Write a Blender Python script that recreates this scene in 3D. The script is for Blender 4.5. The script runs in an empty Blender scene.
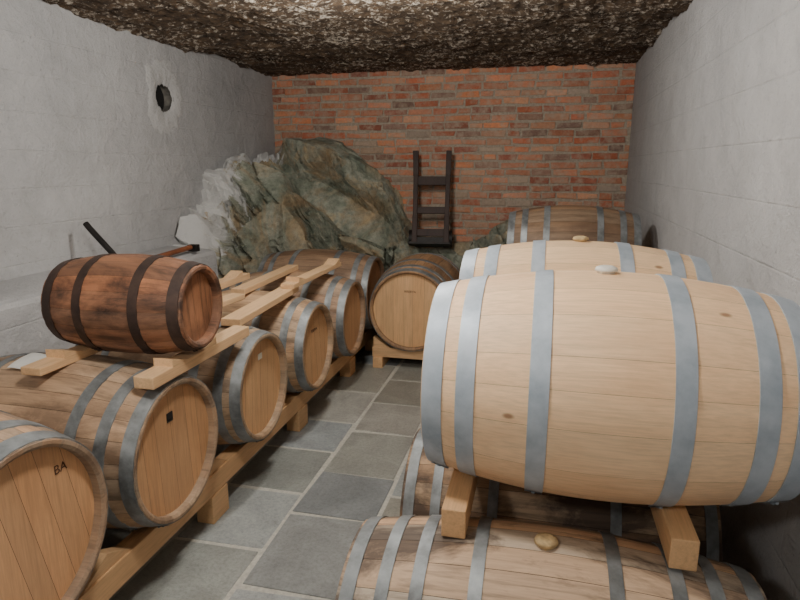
import bpy, bmesh, math, random
from mathutils import Vector, Matrix, noise
random.seed(7)
C = bpy.context.scene.collection
pi = math.pi

def lin(r, g, b):
    f = lambda c: (c/255/12.92) if c/255 <= 0.04045 else ((c/255+0.055)/1.055)**2.4
    return (f(r), f(g), f(b), 1.0)

# ---------------------------------------------------------------- materials
class NT:
    def __init__(s, name):
        s.m = bpy.data.materials.new(name); s.m.use_nodes = True
        s.n = s.m.node_tree.nodes; s.l = s.m.node_tree.links
        s.n.clear()
        s.out = s.n.new('ShaderNodeOutputMaterial')
        s.b = s.n.new('ShaderNodeBsdfPrincipled')
        s.l.new(s.b.outputs[0], s.out.inputs[0])
    def N(s, t, **kw):
        n = s.n.new(t)
        for k, v in kw.items():
            if k.startswith('i_'):
                n.inputs[k[2:].replace('_', ' ')].default_value = v
            else:
                setattr(n, k, v)
        return n
    def L(s, a, b): s.l.new(a, b)
    def coord(s, scale=(1, 1, 1)):
        tc = s.N('ShaderNodeTexCoord'); mp = s.N('ShaderNodeMapping')
        mp.inputs['Scale'].default_value = scale
        s.L(tc.outputs['Object'], mp.inputs['Vector'])
        return mp.outputs[0]
    def noise(s, vec, scale, detail=4, rough=0.55, dist=0.0):
        n = s.N('ShaderNodeTexNoise')
        n.inputs['Scale'].default_value = scale; n.inputs['Detail'].default_value = detail
        n.inputs['Roughness'].default_value = rough; n.inputs['Distortion'].default_value = dist
        s.L(vec, n.inputs['Vector']); return n.outputs['Fac']
    def ramp(s, fac, stops):
        r = s.N('ShaderNodeValToRGB'); e = r.color_ramp.elements
        while len(e) < len(stops): e.new(0.5)
        for i, (p, c) in enumerate(stops):
            e[i].position = p
            e[i].color = c if isinstance(c, tuple) else (c, c, c, 1)
        s.L(fac, r.inputs[0]); return r.outputs[0]
    def mix(s, mode, fac, a, b):
        m = s.N('ShaderNodeMix', data_type='RGBA', blend_type=mode)
        for v, i in ((fac, 0), (a, 6), (b, 7)):
            if hasattr(v, 'links'): s.L(v, m.inputs[i])
            else: m.inputs[i].default_value = v
        return m.outputs[2]
    def attr(s, name='Col'):
        a = s.N('ShaderNodeAttribute'); a.attribute_name = name; return a.outputs['Color']
    def bump(s, h, strength, dist=0.01, prev=None):
        b = s.N('ShaderNodeBump'); b.inputs['Strength'].default_value = strength
        b.inputs['Distance'].default_value = dist
        s.L(h, b.inputs['Height'])
        if prev: s.L(prev, b.inputs['Normal'])
        return b.outputs[0]
    def fin(s, col, rough=0.7, nrm=None, metal=0.0):
        if hasattr(col, 'links'): s.L(col, s.b.inputs['Base Color'])
        else: s.b.inputs['Base Color'].default_value = col
        if hasattr(rough, 'links'): s.L(rough, s.b.inputs['Roughness'])
        else: s.b.inputs['Roughness'].default_value = rough
        s.b.inputs['Metallic'].default_value = metal
        if nrm: s.L(nrm, s.b.inputs['Normal'])
        return s.m

def wood(name, along='x', contrast=0.35, stain=0.0, rough=0.6, staincol=(60, 40, 28), spots=False, sr=(0.46, 0.68)):
    t = NT(name)
    sc = {'x': (1.6, 30, 30), 'y': (30, 1.6, 30), 'z': (30, 30, 1.6)}[along]
    v = t.coord(sc)
    g = t.noise(v, 1.6, 6, 0.6, 0.6)
    fine = t.noise(v, 6.0, 3, 0.6)
    lo, hi = 1-contrast, 1+contrast*0.55
    gr = t.ramp(g, [(0.3, lo), (0.5, 1.0), (0.72, min(hi, 1.0))])
    c = t.mix('MULTIPLY', 1.0, t.attr(), gr)
    fr = t.ramp(fine, [(0.35, 0.86), (0.6, 1.0)])
    c = t.mix('MULTIPLY', 1.0, c, fr)
    if stain > 0:
        sv = t.noise(t.coord({'x': (0.7, 1.5, 1.5), 'y': (1.3, .7, 1.3), 'z': (1.3, 1.3, .7)}[along]), 3.2, 7, 0.68, 0.4)
        sf = t.ramp(sv, [(sr[0], 0.0), (sr[1], stain)])
        c = t.mix('MIX', sf, c, lin(*staincol))
    if spots:
        kv = t.N('ShaderNodeTexVoronoi'); kv.inputs['Scale'].default_value = 5.0
        t.L(t.coord((0.8, 1.6, 1.6)), kv.inputs['Vector'])
        kf = t.ramp(kv.outputs['Distance'], [(0.035, 0.75), (0.075, 0.0)])
        c = t.mix('MIX', kf, c, lin(120, 74, 42))
    nb = t.bump(g, 0.25, 0.004)
    return t.fin(c, rough, nb)

M = {}
M['stave_new'] = wood('oak_new', 'x', 0.10, 0.3, 0.6, (208, 152, 106), True)
M['stave_used'] = wood('oak_used', 'x', 0.38, 0.7, 0.62, (92, 70, 54), sr=(0.45, 0.62))
M['stave_old'] = wood('oak_weathered', 'x', 0.5, 0.85, 0.7, (60, 46, 38), sr=(0.46, 0.58))
M['stave_red'] = wood('oak_aged_red', 'x', 0.5, 0.92, 0.62, (36, 25, 21), sr=(0.44, 0.62))
M['head_used'] = wood('oak_head', 'z', 0.20, 0.25, 0.55, (156, 110, 74))
M['head_red'] = wood('oak_head_red', 'z', 0.45, 0.7, 0.6, (62, 40, 30), sr=(0.44, 0.64))
M['plank_y'] = wood('pine_plank', 'y', 0.18, 0.15, 0.6, (176, 128, 86))
M['plank_x'] = wood('pine_plank_cross', 'x', 0.18, 0.15, 0.6, (176, 128, 86))
M['dark_wood'] = wood('dark_ash_wood', 'z', 0.4, 0.5, 0.6, (24, 18, 16))

def steel(name, base, dark, rough, metal, sc=9):
    t = NT(name); v = t.coord()
    n = t.noise(v, sc, 6, 0.65)
    c = t.ramp(n, [(0.32, lin(*dark)), (0.62, lin(*base))])
    n2 = t.noise(v, 60, 3, 0.6)
    return t.fin(c, rough, t.bump(n2, 0.12, 0.002), metal)
M['galv'] = steel('galvanised_steel', (180, 190, 200), (146, 158, 170), 0.5, 0.2)
M['galv_dull'] = steel('dull_steel', (142, 147, 149), (90, 93, 94), 0.5, 0.35)
M['rust'] = steel('rusty_iron', (74, 56, 48), (40, 32, 28), 0.65, 0.3)
M['iron'] = steel('black_iron', (44, 40, 38), (22, 20, 20), 0.55, 0.4)

def plain(name, rgb, rough=0.6, var=0.12, sc=20):
    t = NT(name); n = t.noise(t.coord(), sc, 4)
    a = tuple(int(x*(1-var)) for x in rgb)
    return t.fin(t.ramp(n, [(0.35, lin(*a)), (0.65, lin(*rgb))]), rough, t.bump(n, 0.1, 0.003))
M['bung_white'] = plain('silicone_bung', (222, 218, 208), 0.45, 0.05)
M['bung_cork'] = plain('cork_bung', (200, 172, 126), 0.8, 0.2, 60)
M['gap'] = plain('dark_gap', (52, 38, 28), 0.9)
M['duct_end'] = plain('duct_painted_shade', (26, 25, 24), 0.9, 0.3, 8)  # shade inside the hole, put into the colour
M['duct_wall'] = plain('duct_cement', (132, 128, 120), 0.9, 0.4, 14)
M['ink'] = plain('burnt_mark', (84, 54, 36), 0.9, 0.2)
M['label'] = plain('label_black', (26, 26, 28), 0.4, 0.1)
M['label_w'] = plain('label_pale', (215, 212, 196), 0.5, 0.05)
M['paper'] = plain('paper', (225, 225, 220), 0.8, 0.04)
M['lampwhite'] = plain('lamp_enamel', (230, 230, 225), 0.4, 0.02)
M['reddish'] = plain('painted_handle', (132, 78, 50), 0.5, 0.2)

def plaster(name, hi, lo, boards=True):
    t = NT(name)
    v = t.coord()
    big = t.noise(v, 0.9, 5, 0.6)
    med = t.noise(v, 7, 7, 0.7, 0.4)
    fin = t.noise(v, 42, 5, 0.75)
    c = t.ramp(big, [(0.3, lin(*lo)), (0.7, lin(*hi))])
    c = t.mix('MULTIPLY', 1.0, c, t.ramp(med, [(0.3, 0.88), (0.6, 1.0)]))
    c = t.mix('MULTIPLY', 1.0, c, t.ramp(fin, [(0.30, 0.72), (0.42, 1.0)]))
    n1 = t.bump(med, 0.8, 0.03)
    n2 = t.bump(fin, 0.7, 0.009, n1)
    if boards:
        sp = t.N('ShaderNodeSeparateXYZ'); t.L(v, sp.inputs[0])
        cb = t.N('ShaderNodeCombineXYZ'); t.L(sp.outputs['Y'], cb.inputs[0]); t.L(sp.outputs['Z'], cb.inputs[1])
        br = t.N('ShaderNodeTexBrick')
        br.inputs['Scale'].default_value = 1.0
        br.inputs['Brick Width'].default_value = 3.7; br.inputs['Row Height'].default_value = 0.21
        br.inputs['Mortar Size'].default_value = 0.006; br.inputs['Mortar Smooth'].default_value = 1.0
        t.L(cb.outputs[0], br.inputs['Vector'])
        inv = t.N('ShaderNodeMath', operation='SUBTRACT'); inv.inputs[0].default_value = 1
        t.L(br.outputs['Fac'], inv.inputs[1])
        n2 = t.bump(inv.outputs[0], 0.4, 0.008, n2)
    return t.fin(c, 0.9, n2)
M['plaster'] = plaster('white_plaster', (196, 196, 196), (174, 174, 175))
M['plaster_patch'] = plaster('patch_plaster', (208, 208, 206), (186, 186, 186), False)

t = NT('fieldstone_ceiling'); v = t.coord()
n1 = t.noise(v, 24, 6, 0.75, 0.3); n2 = t.noise(v, 2.2, 4, 0.6); n3 = t.noise(v, 9, 5, 0.7)
base = t.ramp(n3, [(0.3, lin(44, 33, 24)), (0.5, lin(80, 64, 48)), (0.75, lin(122, 102, 80))])
add = t.N('ShaderNodeMath', operation='MULTIPLY_ADD'); t.L(n2, add.inputs[0]); add.inputs[1].default_value = 0.28; t.L(n1, add.inputs[2])
sp = t.ramp(add.outputs[0], [(0.675, 0.0), (0.75, 1.0)])
c = t.mix('MIX', sp, base, lin(200, 190, 175))
M['ceil'] = t.fin(c, 0.95, t.bump(n1, 0.8, 0.025))

t = NT('brick_clay'); v = t.coord()
n1 = t.noise(v, 14, 6, 0.7); n2 = t.noise(v, 45, 5, 0.7); n3 = t.noise(v, 3.0, 4, 0.6)
c = t.mix('MULTIPLY', 1.0, t.attr(), t.ramp(n2, [(0.3, 0.74), (0.6, 1.0)]))
c = t.mix('MIX', t.ramp(n1, [(0.44, 0.0), (0.66, 0.85)]), c, lin(190, 170, 150))
c = t.mix('MULTIPLY', 1.0, c, t.ramp(n3, [(0.3, 0.86), (0.6, 1.0)]))
M['brick'] = t.fin(c, 0.9, t.bump(n2, 0.6, 0.010))
t = NT('lime_mortar'); v = t.coord(); n1 = t.noise(v, 40, 6, 0.7)
M['mortar'] = t.fin(t.ramp(n1, [(0.3, lin(150, 137, 121)), (0.7, lin(198, 186, 168))]), 0.95, t.bump(n1, 0.8, 0.015))

t = NT('slate_slab'); v = t.coord(); n1 = t.noise(v, 5, 8, 0.75, 0.6); n2 = t.noise(v, 60, 5, 0.75)
c = t.mix('MULTIPLY', 1.0, t.attr(), t.ramp(n1, [(0.3, 0.62), (0.65, 1.0)]))
c = t.mix('MULTIPLY', 1.0, c, t.ramp(n2, [(0.3, 0.7), (0.55, 1.0)]))
M['slab'] = t.fin(c, t.ramp(n1, [(0.3, 0.38), (0.7, 0.6)]), t.bump(n1, 0.6, 0.014, t.bump(n2, 0.5, 0.003)))
t = NT('slab_grout'); n1 = t.noise(t.coord(), 50, 5, 0.7)
M['grout'] = t.fin(t.ramp(n1, [(0.3, lin(164, 163, 154)), (0.7, lin(200, 198, 188))]), 0.9, t.bump(n1, 0.4, 0.004))

t = NT('bedrock'); v = t.coord()
n1 = t.noise(v, 2.8, 9, 0.68, 0.9); n2 = t.noise(v, 20, 7, 0.75); n3 = t.noise(v, 1.6, 5, 0.65, 1.0)
c = t.ramp(n1, [(0.28, lin(90, 98, 86)), (0.42, lin(134, 142, 126)), (0.54, lin(166, 168, 152)), (0.62, lin(186, 170, 138)), (0.75, lin(214, 208, 192))])
c = t.mix('MIX', t.ramp(n3, [(0.50, 0.0), (0.62, 0.6)]), c, lin(172, 140, 98))
c = t.mix('MULTIPLY', 1.0, c, t.ramp(n2, [(0.3, 0.45), (0.58, 1.0)]))
sp = t.N('ShaderNodeSeparateXYZ'); t.L(v, sp.inputs[0])
ma = t.N('ShaderNodeMath', operation='MULTIPLY_ADD'); t.L(n1, ma.inputs[0]); ma.inputs[1].default_value = 0.9; t.L(sp.outputs['X'], ma.inputs[2])
# whitewashed edge beside the left wall
wf = t.N('ShaderNodeMapRange'); wf.inputs['From Min'].default_value = -2.15; wf.inputs['From Max'].default_value = -2.21
t.L(ma.outputs[0], wf.inputs['Value'])
c = t.mix('MIX', wf.outputs[0], c, lin(206, 206, 204))
M['rock'] = t.fin(c, 0.85, t.bump(n1, 0.8, 0.05, t.bump(n2, 0.6, 0.012)))

# ---------------------------------------------------------------- mesh helper
class MB:
    def __init__(s): s.v = []; s.f = []; s.mi = []; s.col = []; s.sm = []; s.mats = []
    def mat(s, k):
        m = M[k]
        if m not in s.mats: s.mats.append(m)
        return s.mats.index(m)
    def add(s, verts, faces, mat, col=(1, 1, 1, 1), smooth=False, T=None):
        o = len(s.v); k = s.mat(mat)
        for p in verts:
            p = Vector(p)
            s.v.append(tuple(T @ p) if T is not None else tuple(p))
        for f in faces:
            s.f.append([i+o for i in f]); s.mi.append(k); s.col.append(col); s.sm.append(smooth)
    def box(s, c, d, mat, col=(1, 1, 1, 1), T=None, bev=0.004, jit=0.0):
        bm = bmesh.new(); bmesh.ops.create_cube(bm, size=1)
        for q in bm.verts:
            q.co = Vector((q.co.x*d[0], q.co.y*d[1], q.co.z*d[2]))
            if jit: q.co += Vector([random.uniform(-jit, jit), random.uniform(-jit, jit), random.uniform(-jit, jit)*0.3])
        if bev: bmesh.ops.bevel(bm, geom=bm.edges[:], offset=bev, segments=2, affect='EDGES', profile=0.6)
        bm.verts.index_update()
        A = Matrix.Translation(c)
        if T is not None: A = T @ A
        s.add([q.co.copy() for q in bm.verts], [[q.index for q in f.verts] for f in bm.faces], mat, col, False, A)
        bm.free()
    def tube(s, pts, r, mat, col=(1, 1, 1, 1), seg=12, T=None, caps=True):
        pts = [Vector(p) for p in pts]; rs = r if isinstance(r, (list, tuple)) else [r]*len(pts)
        V = []; F = []
        for i, p in enumerate(pts):
            d = (pts[min(i+1, len(pts)-1)]-pts[max(i-1, 0)]).normalized()
            a = d.orthogonal().normalized() if i == 0 else (a-d*a.dot(d)).normalized()
            b = d.cross(a)
            for k in range(seg):
                th = 2*pi*k/seg
                V.append(p+(a*math.cos(th)+b*math.sin(th))*rs[i])
        for i in range(len(pts)-1):
            for k in range(seg):
                F.append([i*seg+k, i*seg+(k+1) % seg, (i+1)*seg+(k+1) % seg, (i+1)*seg+k])
        s.add(V, F, mat, col, True, T)
        if caps:
            s.add(V[:seg], [list(range(seg))[::-1]], mat, col, False, T)
            s.add(V[-seg:], [list(range(seg))], mat, col, False, T)
    def obj(s, name, loc=(0, 0, 0), rot=(0, 0, 0)):
        me = bpy.data.meshes.new(name); me.from_pydata(s.v, [], s.f)
        for m in s.mats: me.materials.append(m)
        me.polygons.foreach_set('material_index', s.mi)
        me.polygons.foreach_set('use_smooth', s.sm)
        ca = me.color_attributes.new('Col', 'FLOAT_COLOR', 'CORNER')
        arr = []
        for p, c in zip(me.polygons, s.col): arr.extend(list(c)*p.loop_total)
        ca.data.foreach_set('color', arr)
        me.update()
        o = bpy.data.objects.new(name, me); o.location = loc; o.rotation_euler = rot
        C.objects.link(o); return o

def vary(rgb, amt):
    k = 1+random.uniform(-amt, amt); w = random.uniform(-amt, amt)*0.35
    c = lin(*rgb); return (c[0]*k*(1+w), c[1]*k, c[2]*k*(1-w), 1)

def text_mesh(txt, size):
    cu = bpy.data.curves.new('t', 'FONT'); cu.body = txt; cu.size = size; cu.align_x = 'CENTER'; cu.align_y = 'CENTER'
    cu.extrude = 0.0004
    ob = bpy.data.objects.new('t', cu); C.objects.link(ob)
    dg = bpy.context.evaluated_depsgraph_get(); dg.update()
    me = bpy.data.meshes.new_from_object(ob.evaluated_get(dg))
    V = [q.co.copy() for q in me.vertices]; F = [list(p.vertices) for p in me.polygons]
    bpy.data.objects.remove(ob); bpy.data.curves.remove(cu); bpy.data.meshes.remove(me)
    return V, F

# ---------------------------------------------------------------- barrel
def barrel(name, loc, L=0.94, rh=0.27, rb=0.335, hoops=(0.027, 0.125, 0.31), hw=0.042, stave='stave_used',
           head='head_used', hoop='galv', sc=(150, 112, 78), hc=(190, 142, 96), var=0.2, nst=26, rotz=0.0,
           board_ang=0.0, bung=None, marks=(), expo=2.0, roll=0.0, groove=0.0027):
    b = MB(); H = L/2
    R = lambda x: rb-(rb-rh)*abs(x/H)**expo
    nx = 20
    a0 = 0.0; widths = [random.uniform(0.75, 1.25) for _ in range(nst)]; tot = sum(widths)
    for wd in widths:
        a1 = a0+2*pi*wd/tot
        V = []; F = []
        q = 5
        for i in range(nx+1):
            x = -H+L*i/nx
            for k in range(q):
                th = a0+(a1-a0)*k/(q-1)
                r = R(x)-(groove if k in (0, q-1) else 0)
                if k == 0: th = a0+groove*0.85
                if k == q-1: th = a1-groove*0.85
                V.append((x, r*math.cos(th), r*math.sin(th)))
        for i in range(nx):
            for k in range(q-1):
                F.append([i*q+k, (i+1)*q+k, (i+1)*q+k+1, i*q+k+1])
        col = vary(sc, var)
        b.add(V, F, stave, col, True)
        # stave ends (rim) and chamfer + inner side
        for sgn in (-1, 1):
            V = []; F = []
            prof = [(H, rh-0.0015), (H+0.002, rh-0.004), (H+0.002, rh-0.014), (H-0.006, rh-0.024), (H-0.045, rh-0.024)]
            for (x, r) in prof:
                for k in range(q):
                    th = a0+(a1-a0)*k/(q-1); V.append((sgn*x, r*math.cos(th), r*math.sin(th)))
            for i in range(len(prof)-1):
                for k in range(q-1):
                    f = [i*q+k, (i+1)*q+k, (i+1)*q+k+1, i*q+k+1]
                    F.append(f if sgn > 0 else f[::-1])
            b.add(V, F, stave, tuple(c*0.8 for c in col[:3])+(1,), False)
        a0 = a1
    # inner dark liner so stave joints read dark
    V = []; F = []; sg = 48
    for i in range(nx+1):
        x = -H*0.95+L*0.95*i/nx
        for k in range(sg):
            th = 2*pi*k/sg; r = R(x)-0.006; V.append((x, r*math.cos(th), r*math.sin(th)))
    for i in range(nx):
        for k in range(sg): F.append([i*sg+k, (i+1)*sg+k, (i+1)*sg+(k+1) % sg, i*sg+(k+1) % sg])
    b.add(V, F, 'gap', smooth=True)
    # heads
    rr = rh-0.0235
    for sgn in (-1, 1):
        xh = sgn*(H-0.032)
        V = [(xh-sgn*0.004, rr*math.cos(2*pi*k/48), rr*math.sin(2*pi*k/48)) for k in range(48)]
        b.add(V, [list(range(48))], 'gap')
        nb = random.choice((6, 7)); cuts = [-rr]
        ws = [random.uniform(0.8, 1.2) for _ in range(nb)]; sw = sum(ws)
        for w_ in ws: cuts.append(cuts[-1]+2*rr*w_/sw)
        ca, sa = math.cos(board_ang), math.sin(board_ang)
        for i in range(nb):
            y0, y1 = cuts[i]+0.0006, cuts[i+1]-0.0006
            y0 = max(y0, -rr*0.9995); y1 = min(y1, rr*0.9995)
            up = []; dn = []
            for k in range(9):
                y = y0+(y1-y0)*k/8; z = math.sqrt(max(rr*rr-y*y, 0))
                up.append((y, z)); dn.append((y, -z))
            ring = dn+up[::-1]
            V = [(xh, y*ca-z*sa, y*sa+z*ca) for y, z in ring]
            b.add(V, [list(range(len(V)))], head, vary(hc, 0.07))
    # hoops
    sg = 72
    cs = [-H+h*L for h in hoops]+[H-h*L for h in hoops]
    for ci, cx in enumerate(cs):
        w = hw*(1.12 if ci % len(hoops) == 0 else 1.0)
        x0, x1 = max(cx-w/2, -H), min(cx+w/2, H)
        prof = [(x0, R(x0)-0.003), (x0, R(x0)+0.0032), (x1, R(x1)+0.0032), (x1, R(x1)-0.003)]
        for a in range(3):
            V = []; F = []
            for (x, r) in prof[a:a+2]:
                for k in range(sg): V.append((x, r*math.cos(2*pi*k/sg), r*math.sin(2*pi*k/sg)))
            for k in range(sg): F.append([k, sg+k, sg+(k+1) % sg, (k+1) % sg])
            b.add(V, F, hoop, smooth=True)
        # riveted overlap
        th = roll+random.uniform(-0.25, 0.25)+pi*1.35
        V = []; F = []
        for j, x in enumerate((x0, x1)):
            for k in range(6):
                t_ = th+k*0.04; r = R(x)+0.0062
                V.append((x, r*math.cos(t_), r*math.sin(t_)))
        for k in range(5): F.append([k, 6+k, 7+k, k+1])
        b.add(V, F, hoop, smooth=True)
        for t_ in (th+0.05, th+0.15):
            r = R(cx); n = Vector((0, math.cos(t_), math.sin(t_)))
            b.tube([n*(r+0.004)+Vector((cx, 0, 0)), n*(r+0.009)+Vector((cx, 0, 0))], [0.006, 0.004], hoop, seg=8)
    if bung:
        b.tube([(0, 0, rb-0.01), (0, 0, rb+0.004), (0, 0, rb+0.006), (0, 0, rb+0.014), (0, 0, rb+0.018)],
               [0.024, 0.024, 0.031, 0.028, 0.018], bung, seg=24)
    for mk in marks:
        kind = mk[0]
        # local frame on the +X head (y to the right as seen by viewer facing -x, z up)
        T = Matrix(((0, 0, 1, H-0.0305), (1, 0, 0, mk[1]), (0, 1, 0, mk[2]), (0, 0, 0, 1)))
        if kind == 'text':
            V, F = text_mesh(mk[3], mk[4]); b.add(V, F, 'ink', T=T)
        else:
            b.box((0, 0, 0.001), (mk[3], mk[4], 0.002), mk[5], T=T, bev=0)
    return b.obj(name, loc, (0, 0, rotz))

# ---------------------------------------------------------------- room shell
XL, XR, YB, YF, ZC = -2.86, 0.76, 6.2, -1.8, 2.52

def simple_box(name, lo, hi, mat):
    b = MB(); c = [(a+d)/2 for a, d in zip(lo, hi)]; d = [d-a for a, d in zip(lo, hi)]
    b.box(c, d, mat, bev=0); return b.obj(name)

# left wall with a round duct hole bored into it
wl = simple_box('wall_left', (XL-0.4, YF, 0), (XL, YB, ZC+0.25), 'plaster')
bm = bmesh.new(); bmesh.ops.create_cone(bm, cap_ends=True, segments=48, radius1=0.115, radius2=0.115, depth=0.5,
    matrix=Matrix.Translation((XL-0.05, 4.27, 2.10)) @ Matrix.Rotation(pi/2, 4, 'Y'))
cm = bpy.data.meshes.new('c'); bm.to_mesh(cm); bm.free(); co = bpy.data.objects.new('c', cm); C.objects.link(co)
md = wl.modifiers.new('b', 'BOOLEAN'); md.operation = 'DIFFERENCE'; md.object = co; md.solver = 'EXACT'
dg = bpy.context.evaluated_depsgraph_get(); dg.update()
nm = bpy.data.meshes.new_from_object(wl.evaluated_get(dg)); wl.modifiers.clear(); wl.data = nm
bpy.data.objects.remove(co)
simple_box('wall_right', (XR, YF, 0), (XR+0.2, YB, ZC+0.25), 'plaster')
simple_box('wall_front', (XL-0.4, YF-0.2, 0), (XR+0.2, YF, ZC+0.25), 'plaster')

# duct lining and the rough plaster patch around the opening
b = MB(); V = []; F = []; n = 64
for j, h in enumerate((-0.01, 0.004, 0.008, 0.0)):
    for k in range(n):
        th = 2*pi*k/n; cx, cz = math.cos(th), math.sin(th)
        sq = 1/max(abs(cx), abs(cz))**0.35
        nz = noise.noise(Vector((cx*2.5, cz*2.5, 3)))+0.5*noise.noise(Vector((cx*7, cz*7, 3)))
        n0 = noise.noise(Vector((cx*2.2, cz*2.2, 8)))+0.6*noise.noise(Vector((cx*6, cz*6, 1)))
        r = 0.100+0.022*n0 if j == 0 else (0.122+0.03*n0 if j == 1 else (0.20+0.06*nz)*sq if j == 2 else (0.225+0.07*nz)*sq)
        V.append((XL+h, 4.27+r*cx, 2.10+(r*cz*1.15 if j > 1 else r*cz)))
for j in range(3):
    for k in range(n): F.append([j*n+k, j*n+(k+1) % n, (j+1)*n+(k+1) % n, (j+1)*n+k])
b.add(V, F, 'plaster_patch', smooth=True)
b.tube([(XL-0.285, 4.27, 2.10), (XL-0.002, 4.27, 2.10)], 0.1145, 'duct_wall', seg=40, caps=False)
b.tube([(XL-0.292, 4.27, 2.10), (XL-0.085, 4.27, 2.10)], 0.113, 'duct_end', seg=40)  # dark plug painting the shade deep in the hole
b.obj('vent_duct')

# ledge along the left wall
b = MB(); V = []; F = []
prof = [(XL, 0.0), (-2.43, 0.0), (-2.44, 0.5), (-2.45, 0.93), (-2.465, 0.955), (-2.50, 0.965), (XL, 0.98)][1:]
ny = 60; YE = 4.16
for i in range(ny+1):
    y = YF+(YE-YF)*i/ny
    for (x, z) in prof:
        k = noise.noise(Vector((x*2, y*2.2, z*2)))*0.012
        V.append((x+k if x > XL else XL, y, z+(k if z > 0 else 0)))
m = len(prof)
for i in range(ny):
    for k in range(m-1): F.append([i*m+k, i*m+k+1, (i+1)*m+k+1, (i+1)*m+k])
b.add(V, F, 'plaster', smooth=False); b.add(V[-m:]+[(XL, YE, 0)], [list(range(m+1))], 'plaster')
b.obj('wall_ledge')

# brick back wall
b = MB()
b.box(((XL+XR)/2, YB+0.1, (ZC+0.25)/2), (XR-XL+0.8, 0.2, ZC+0.25), 'mortar', bev=0)
pal = [(208, 138, 106), (216, 148, 116), (202, 122, 92), (218, 164, 132), (172, 108, 88), (158, 124, 108), (188, 166, 146), (224, 150, 110)]
wts = [5, 5, 5, 3, 2.5, 2, 2.0, 3]
z = 0.75; row = 0
while z < ZC+0.12:
    h = 0.065; x = XL-random.uniform(0, 0.2)
    while x < XR:
        w = random.choice((0.235, 0.235, 0.235, 0.22, 0.12, 0.18))
        x0, x1 = max(x, XL), min(x+w, XR)
        if x1-x0 > 0.03:
            pr = random.uniform(0.003, 0.014)
            bx = [(x0, 0), (x1, 0), (x1, h-0.012), (x0, h-0.012)]
            j = lambda a: random.uniform(-a, a)
            dz = 0.010*noise.noise(Vector((x*1.3, row*0.4, 0)))
            fr = [(min(max(px+j(0.008), XL), XR), YB-pr+j(0.003), z+pz+j(0.008)+dz) for px, pz in bx]
            cen = [(sum(p[i] for p in fr)/4) for i in range(3)]
            inn = [tuple(cen[i]+(p[i]-cen[i])*(0.94 if i == 0 else 0.82) if i != 1 else p[1]-0.003 for i in range(3)) for p in fr]
            bk = [(p[0], YB+0.002, p[2]) for p in fr]
            V = inn+fr+bk
            F = [[0, 1, 2, 3]]+[[4+i, 4+(i+1) % 4, (i+1) % 4, i] for i in range(4)]+[[8+i, 8+(i+1) % 4, 4+(i+1) % 4, 4+i] for i in range(4)]
            b.add(V, F, 'brick', vary(random.choices(pal, wts)[0], 0.2))
        x += w+0.018
    z += h+0.010; row += 1
b.obj('wall_back')

# ceiling, rough stone
b = MB(); V = []; F = []; nx, ny = 150, 300
for i in range(ny+1):
    y = YF-0.02+(YB+0.04-YF)*i/ny
    for k in range(nx+1):
        x = XL-0.02+(XR-XL+0.04)*k/nx
        p = Vector((x, y, 0))
        d = 0.035*noise.noise(p*1.6)+0.02*noise.noise(p*5)+0.018*noise.noise(p*13)+0.012*noise.noise(p*30)
        V.append((x, y, ZC+d))
for i in range(ny):
    for k in range(nx):
        a = i*(nx+1)+k; F.append([a, a+nx+1, a+nx+2, a+1])
b.add(V, F, 'ceil', smooth=False)
b.add([(XL-.3, YF-.1, ZC+.2), (XR+.2, YF-.1, ZC+.2), (XR+.2, YB+.1, ZC+.2), (XL-.3, YB+.1, ZC+.2)], [[0, 1, 2, 3]], 'ceil')
b.obj('ceiling')

# floor: stone slabs bedded in grout
b = MB()
b.box(((XL+XR)/2, (YB+YF)/2, -0.053), (XR-XL+0.8, YB-YF+0.4, 0.10), 'grout', bev=0)
xs = [-2.84, -2.36, -1.93, -1.52, -1.09, -0.68, -0.25, 0.14, 0.52, 0.75]
for ci in range(len(xs)-1):
    y = YF+random.uniform(0, 0.3)
    while y < YB-0.1:
        l = random.choice((0.40, 0.46, 0.52, 0.62)); y1 = min(y+l, YB-0.02)
        g = 0.010
        base = random.choice(((162, 167, 167), (148, 153, 154), (170, 172, 167), (156, 158, 151)))
        b.box(((xs[ci]+xs[ci+1])/2, (y+y1)/2, -0.011), (xs[ci+1]-xs[ci]-2*g, y1-y-2*g, 0.022), 'slab', vary(base, 0.15), bev=0.005, jit=0.009)
        y = y1
b.obj('floor')

# rock outcrop in the back left corner
b = MB(); V = []; F = []
def interp(tab, x):
    for (x0, v0), (x1, v1) in zip(tab, tab[1:]):
        if x <= x1:
            t_ = (x-x0)/(x1-x0); t_ = max(0, min(1, t_)); return v0+(v1-v0)*t_
    return tab[-1][1]
hT = [(-2.86, 1.62), (-2.7, 1.66), (-2.55, 1.70), (-2.3, 1.70), (-2.2, 1.72), (-1.95, 1.66), (-1.8, 1.54), (-1.6, 1.42), (-1.45, 1.22), (-1.3, 0.95), (-1.15, 0.80), (-0.8, 0.80), (-0.55, 0.86), (-0.35, 1.0), (0.0, 1.05), (0.3, 0.9), (0.5, 0.6)]
pT = [(-2.86, 2.02), (-2.75, 1.90), (-2.6, 1.62), (-2.42, 1.28), (-2.25, 1.0), (-1.6, 0.9), (-1.3, 0.78), (-1.1, 0.70), (-0.8, 0.60), (-0.5, 0.34), (0.0, 0.25), (0.5, 0.2)]
nu, nv = 300, 220
def facet(p, sc, k):
    d_, pts_ = noise.voronoi(p*sc)
    c_ = pts_[0]; rn = noise.cell_vector(c_*37.0+Vector((5, 5, 5)))
    return (p-c_/sc).dot(rn)*k+(rn.x+rn.y)*0.04*k/sc*2
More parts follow.
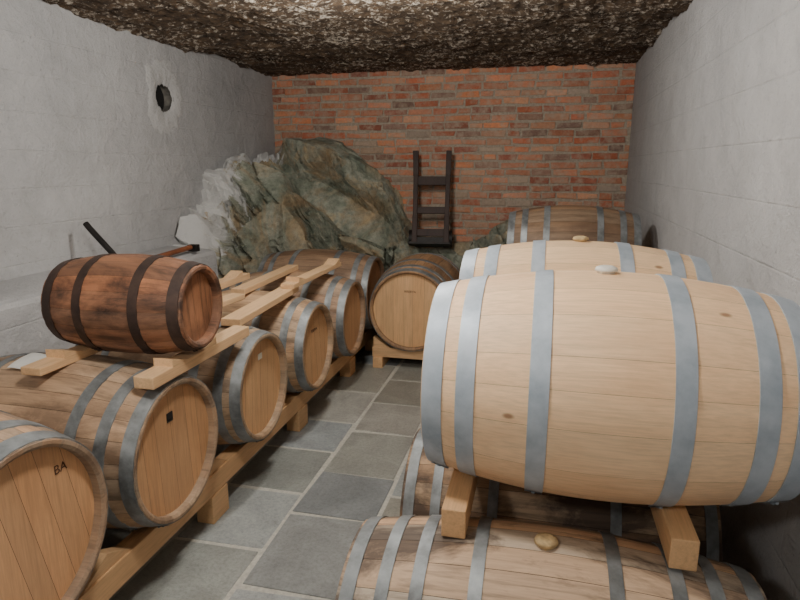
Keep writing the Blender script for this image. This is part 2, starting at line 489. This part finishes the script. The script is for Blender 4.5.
for i in range(nu+1):
    x = -2.86+3.36*i/nu
    h = interp(hT, x); pr = interp(pT, x)
    for k in range(nv+1):
        th = (pi/2)*k/nv
        y = YB-pr*max(math.cos(th), 0)**0.5; z = h*math.sin(th)**0.8
        p = Vector((x, y, z))
        q = p+Vector((noise.noise(p*1.7), noise.noise(p*1.7+Vector((9, 2, 1))), noise.noise(p*1.7+Vector((2, 5, 8)))))*0.10
        q2 = Matrix.Rotation(0.7, 3, 'Y') @ q; q2.z *= 0.5
        d = facet(q2, 1.7, 1.15)+facet(q2+Vector((3, 1, 2)), 4.0, 0.95)+facet(q+Vector((7, 1, 2)), 10.0, 0.75)+0.012*noise.noise(p*16)
        d = max(-0.17, min(0.20, d))
        nrm = Vector((0, -math.cos(th)-0.25, math.sin(th)*0.45)).normalized()
        s_ = 0.25 if (x > -1.35 and x < -0.7) else (0.5 if x >= -0.7 else (0.6 if x < -2.6 else 1.0))
        if k > nv-12: s_ *= 0.4+0.6*(nv-k)/12
        p = p+nrm*d*s_
        p.x = max(XL, p.x+(0.05*noise.noise(p*5) if 0 < i < nu else 0)); p.y = min(YB-0.002, p.y) if k < nv else YB-0.001; p.z = max(0, p.z)
        if p.x > -2.3: p.y = max(p.y, 5.07)
        p.y = max(p.y, 4.165)
        V.append(tuple(p))
for i in range(nu):
    for k in range(nv):
        a = i*(nv+1)+k; F.append([a, a+nv+1, a+nv+2, a+1])
b.add(V, F, 'rock', smooth=False)
b.obj('rock_outcrop')

# ---------------------------------------------------------------- left row
used = dict(stave='stave_used', head='head_used', hoop='galv_dull')
barrel('wine_barrel', (-1.79, 1.19, 0.58), L=0.95, rh=0.288, rb=0.36, sc=(176, 146, 118), hc=(210, 162, 118), marks=[('text', 0.15, 0.15, 'BA', 0.04), ('text', -0.16, 0.12, 'V', 0.08)], board_ang=0.2, **used)
barrel('wine_barrel', (-1.79, 1.88, 0.53), L=0.95, rh=0.275, rb=0.335, sc=(182, 154, 126), hc=(206, 160, 116), marks=[('box', -0.01, 0.135, 0.036, 0.036, 'label'), ('box', -0.01, 0.12, 0.03, 0.007, 'label_w')], hoops=(0.027, 0.13, 0.25), board_ang=0.05, **used)
barrel('wine_barrel', (-1.76, 2.58, 0.53), L=0.93, rh=0.262, rb=0.325, sc=(184, 156, 126), hc=(212, 168, 122), marks=[('box', 0.01, 0.15, 0.04, 0.03, 'label_w'), ('text', 0.01, 0.15, 'o', 0.03)], hoops=(0.027, 0.11, 0.24), board_ang=-0.1, **used)
barrel('wine_barrel', (-1.75, 3.29, 0.525), L=0.93, rh=0.258, rb=0.32, sc=(186, 156, 124), hc=(212, 166, 120), marks=[('text', 0.0, 0.1, 'RISERVA', 0.025)], board_ang=0.1, **used)
barrel('wine_barrel', (-1.74, 3.98, 0.53), L=0.93, rh=0.262, rb=0.325, sc=(172, 142, 114), hc=(198, 152, 110), board_ang=0.0, **used)
barrel('wine_barrel', (-1.78, 4.67, 0.57), L=0.95, rh=0.29, rb=0.345, sc=(146, 116, 90), hc=(188, 142, 102), board_ang=0.0, **used)
# rack of the left row
b = MB(); pc = lambda: vary((218, 176, 130), 0.08)
for x in (-1.43, -2.16):
    b.box((x, 2.93, 0.185), (0.075, 4.2, 0.10), 'plank_y', pc())
    for y in (1.25, 2.25, 3.25, 4.25, 4.93):
        b.box((x, y, 0.0675), (0.085, 0.14, 0.132), 'plank_y', pc())
    for y in (1.54, 2.235, 2.935, 3.635, 4.31):
        for s_ in (-1, 1):
            Vw = [(x-.03, y, .235), (x+.03, y, .235), (x+.03, y+s_*.12, .235), (x-.03, y+s_*.12, .235), (x-.03, y, .295), (x+.03, y, .295)]
            b.add(Vw, [[0, 1, 2, 3], [0, 1, 5, 4], [4, 5, 2, 3], [0, 4, 3], [1, 2, 5]], 'plank_y', pc())
for y in (1.25, 3.25, 4.93):
    b.box((-1.795, y, 0.09), (0.66, 0.09, 0.06), 'plank_x', pc())
b.obj('barrel_rack')

# small old keg on cradle boards
barrel('oak_keg', (-1.545, 2.0, 1.068), L=0.575, rh=0.16, rb=0.195, hoops=(0.05, 0.30), hw=0.036, stave='stave_red', head='head_red', hoop='rust',
       sc=(148, 102, 74), hc=(166, 114, 80), var=0.3, nst=18, board_ang=0.15, rotz=0.04)
def cradle(name, x, y0, y1, zb, th, w=0.085, blocks=(), rz=0.0):
    b = MB(); c = vary((224, 186, 142), 0.06); ym = (y0+y1)/2
    b.box((0, 0, th/2), (w, y1-y0, th), 'plank_y', c)
    for yb, s_ in blocks:
        yb -= ym; zt = th
        Vw = [(-w/2, yb, zt), (w/2, yb, zt), (w/2, yb+s_*.10, zt), (-w/2, yb+s_*.10, zt), (-w/2, yb, zt+.03), (w/2, yb, zt+.03)]
        b.add(Vw, [[0, 1, 2, 3], [0, 1, 5, 4], [4, 5, 2, 3], [0, 4, 3], [1, 2, 5]], 'plank_y', c)
    return b.obj(name, (x, ym, zb), (0, 0, rz))
cradle('cradle_board', -1.345, 1.74, 2.46, 0.825, 0.045, w=0.08, blocks=((1.86, 1), (2.17, -1)))
cradle('cradle_board', -1.76, 1.68, 2.60, 0.862, 0.03, blocks=((1.8, 1), (2.2, -1)))
cradle('cradle_board', -1.46, 2.52, 3.36, 0.845, 0.035, w=0.1, rz=0.06)
cradle('cradle_board', -1.95, 2.75, 3.65, 0.85, 0.04, blocks=((2.85, 1), (3.55, -1)))
cradle('cradle_board', -1.46, 3.25, 4.12, 0.88, 0.03, blocks=((3.33, 1), (4.08, -1)))
cradle('cradle_board', -1.70, 2.45, 3.05, 0.856, 0.03, rz=-0.1)
cradle('cradle_board', -1.75, 3.15, 4.05, 0.852, 0.035, rz=0.04)

b = MB(); V = []; F = []
for i in range(9):
    for k in range(7):
        x = -1.95+0.13*i/8; y = 1.76+0.12*k/6
        V.append((x, y, 0.53+math.sqrt(0.341**2-(y-1.88)**2)+0.0015+0.002*math.sin(i)))
for i in range(8):
    for k in range(6):
        a = i*7+k; F.append([a, a+7, a+8, a+1])
b.add(V, F, 'paper', smooth=True); b.obj('paper_sheet')

# tools on the ledge
b = MB()
b.tube([(-2.73, 3.15, 1.25), (-2.70, 3.145, 1.22), (-2.55, 3.13, 1.08), (-2.47, 3.12, 0.99)], 0.018, 'iron')
b.obj('iron_crowbar')
b = MB()
b.tube([(-2.52, 3.28, 0.985), (-2.50, 3.55, 1.0), (-2.47, 3.85, 1.02)], 0.018, 'reddish')
b.box((-2.47, 3.89, 1.01), (0.07, 0.05, 0.05), 'iron')
b.obj('mallet')

# ---------------------------------------------------------------- barrel at the end of the aisle
barrel('wine_barrel', (-0.98, 4.90, 0.485), L=0.92, rh=0.322, rb=0.376, hoops=(0.027, 0.12, 0.3), rotz=-pi/2, stave='stave_used', head='head_used',
       hoop='galv_dull', sc=(176, 138, 102), hc=(222, 178, 130), board_ang=0.0, marks=[('text', 0.0, 0.15, 'RISERVA', 0.025)])
b = MB()
for y in (4.50, 5.30):
    b.box((-0.98, y, 0.128), (0.62, 0.07, 0.08), 'plank_x', pc())
    for s_ in (-1, 1):
        x = -0.98+s_*0.30
        Vw = [(x, y-.03, .167), (x, y+.03, .167), (x-s_*.14, y+.03, .167), (x-s_*.14, y-.03, .167), (x, y-.03, .25), (x, y+.03, .25)]
        b.add(Vw, [[0, 1, 2, 3], [0, 1, 5, 4], [4, 5, 2, 3], [0, 4, 3], [1, 2, 5]], 'plank_x', pc())
for x in (-1.24, -0.72):
    b.box((x, 4.90, 0.045), (0.08, 0.92, 0.088), 'plank_y', pc())
b.obj('barrel_stand')

# ---------------------------------------------------------------- right stack
old = dict(stave='stave_old', head='head_used', hoop='galv_dull', L=1.03, rh=0.27, rb=0.32)
for i, y in enumerate((1.43, 2.09, 2.75, 3.41, 4.09, 4.76)):
    barrel('wine_barrel', (0.05 if i == 0 else 0.08, y, 0.322), sc=(186, 160, 134) if i == 0 else (160, 130, 100), hc=(190, 146, 100), hoops=(0.027, 0.115, 0.2, 0.34) if i == 0 else (0.027, 0.12, 0.31),
           hw=0.034, var=0.36, bung='bung_cork' if i == 0 else None, **old)
new = dict(stave='stave_new', head='head_used', hoop='galv', var=0.08, nst=18, hw=0.048, groove=0.0012)
barrel('wine_barrel', (0.175, 1.70, 0.995), L=0.92, rh=0.262, rb=0.319, sc=(240, 203, 162), hc=(228, 190, 150), bung='bung_white', hoops=(0.03, 0.125, 0.322), **new)
barrel('wine_barrel', (0.145, 2.41, 0.995), L=0.885, rh=0.262, rb=0.319, sc=(238, 200, 157), hc=(228, 190, 150), bung='bung_cork', hoops=(0.03, 0.13, 0.325), **new)
barrel('wine_barrel', (0.20, 4.42, 1.0), L=0.87, rh=0.265, rb=0.325, sc=(150, 122, 96), hc=(170, 128, 90), stave='stave_used', hoop='galv_dull', hoops=(0.027, 0.13, 0.3))
b = MB()
for x in (-0.19, 0.375):
    b.box((x, 2.02, 0.675), (0.065, 1.22, 0.082), 'plank_y', pc())
    for y, s_ in ((2.06, -1), (2.06, 1)):
        zt = 0.714
        Vw = [(x-.03, y, zt), (x+.03, y, zt), (x+.03, y+s_*.13, zt), (x-.03, y+s_*.13, zt), (x-.03, y, zt+.055), (x+.03, y, zt+.055)]
        b.add(Vw, [[0, 1, 2, 3], [0, 1, 5, 4], [4, 5, 2, 3], [0, 4, 3], [1, 2, 5]], 'plank_y', pc())
    b.box((x, 4.42, 0.675), (0.065, 0.9, 0.08), 'plank_y', pc())
b.obj('stacking_beams')
b = MB()
for x in (-0.36, 0.47):
    b.box((x, 3.1, 0.0125), (0.08, 4.1, 0.022), 'plank_y', pc())
b.obj('floor_battens')

# ---------------------------------------------------------------- wooden hand truck on the rock
b = MB(); dk = lin(62, 42, 34)
for s_ in (-1, 1):
    x = s_*0.155
    pts = [(x*1.0, -0.02, 0.0), (x, 0, 0.3), (x*1.02, 0.0, 0.7), (x*1.03, -0.02, 0.84), (x*1.05, -0.05, 0.93)]
    for p, q in zip(pts, pts[1:]):
        p, q = Vector(p), Vector(q); d = q-p
        R_ = d.to_track_quat('Z', 'Y').to_matrix().to_4x4()
        b.box((0, 0, d.length/2), (0.052, 0.045, d.length+0.012), 'dark_wood', dk, T=Matrix.Translation(p) @ R_, bev=0.006)
    b.tube([(x*1.25-0.018, 0.06, 0.09), (x*1.25+0.018, 0.06, 0.09)], 0.085, 'iron', seg=28)
for z_, h_ in ((0.14, 0.07), (0.36, 0.065), (0.65, 0.085)):
    b.box((0, 0.0, z_), (0.31, 0.03, h_), 'dark_wood', dk)
b.tube([(-0.22, 0.06, 0.09), (0.22, 0.06, 0.09)], 0.012, 'iron')
b.box((0, -0.10, 0.012), (0.40, 0.20, 0.022), 'iron')
b.box((0, -0.01, 0.05), (0.36, 0.016, 0.09), 'iron')
b.obj('hand_truck', (-1.06, 5.74, 0.82), (math.radians(-15), 0, 0.12))

# ---------------------------------------------------------------- lamps (unseen on the ceiling, with an extra added for even fill)
def lamp(loc, power, col, r=0.10):
    b = MB(); x, y, z = loc
    b.tube([(x, y, ZC+0.02), (x, y, ZC-0.07), (x, y, ZC-0.085)], [0.13, 0.13, 0.11], 'lampwhite', seg=32)
    b.obj('unseen_ceiling_lamp')
    ld = bpy.data.lights.new('unseen_lamp_light', 'POINT'); ld.energy = power; ld.color = col; ld.shadow_soft_size = r
    lo = bpy.data.objects.new('unseen_lamp_light', ld); lo.location = loc; C.objects.link(lo)
lamp((-0.9, -0.6, 2.22), 52, (1.0, 0.955, 0.89))
lamp((-0.7, 1.3, 2.26), 72, (1.0, 0.955, 0.89))
lamp((-0.95, 3.0, 2.26), 66, (1.0, 0.955, 0.89))

w = bpy.data.worlds.new('world'); bpy.context.scene.world = w; w.use_nodes = True
w.node_tree.nodes['Background'].inputs[0].default_value = (0.7, 0.8, 1, 1)
w.node_tree.nodes['Background'].inputs[1].default_value = 0.1

cd = bpy.data.cameras.new('camera'); cd.lens = 27; cd.sensor_width = 36; cd.clip_start = 0.05
cam = bpy.data.objects.new('camera', cd); cam.location = (0, 0, 1.6)
cam.rotation_euler = (math.radians(77.32), 0, math.radians(13.35)); C.objects.link(cam)
bpy.context.scene.camera = cam
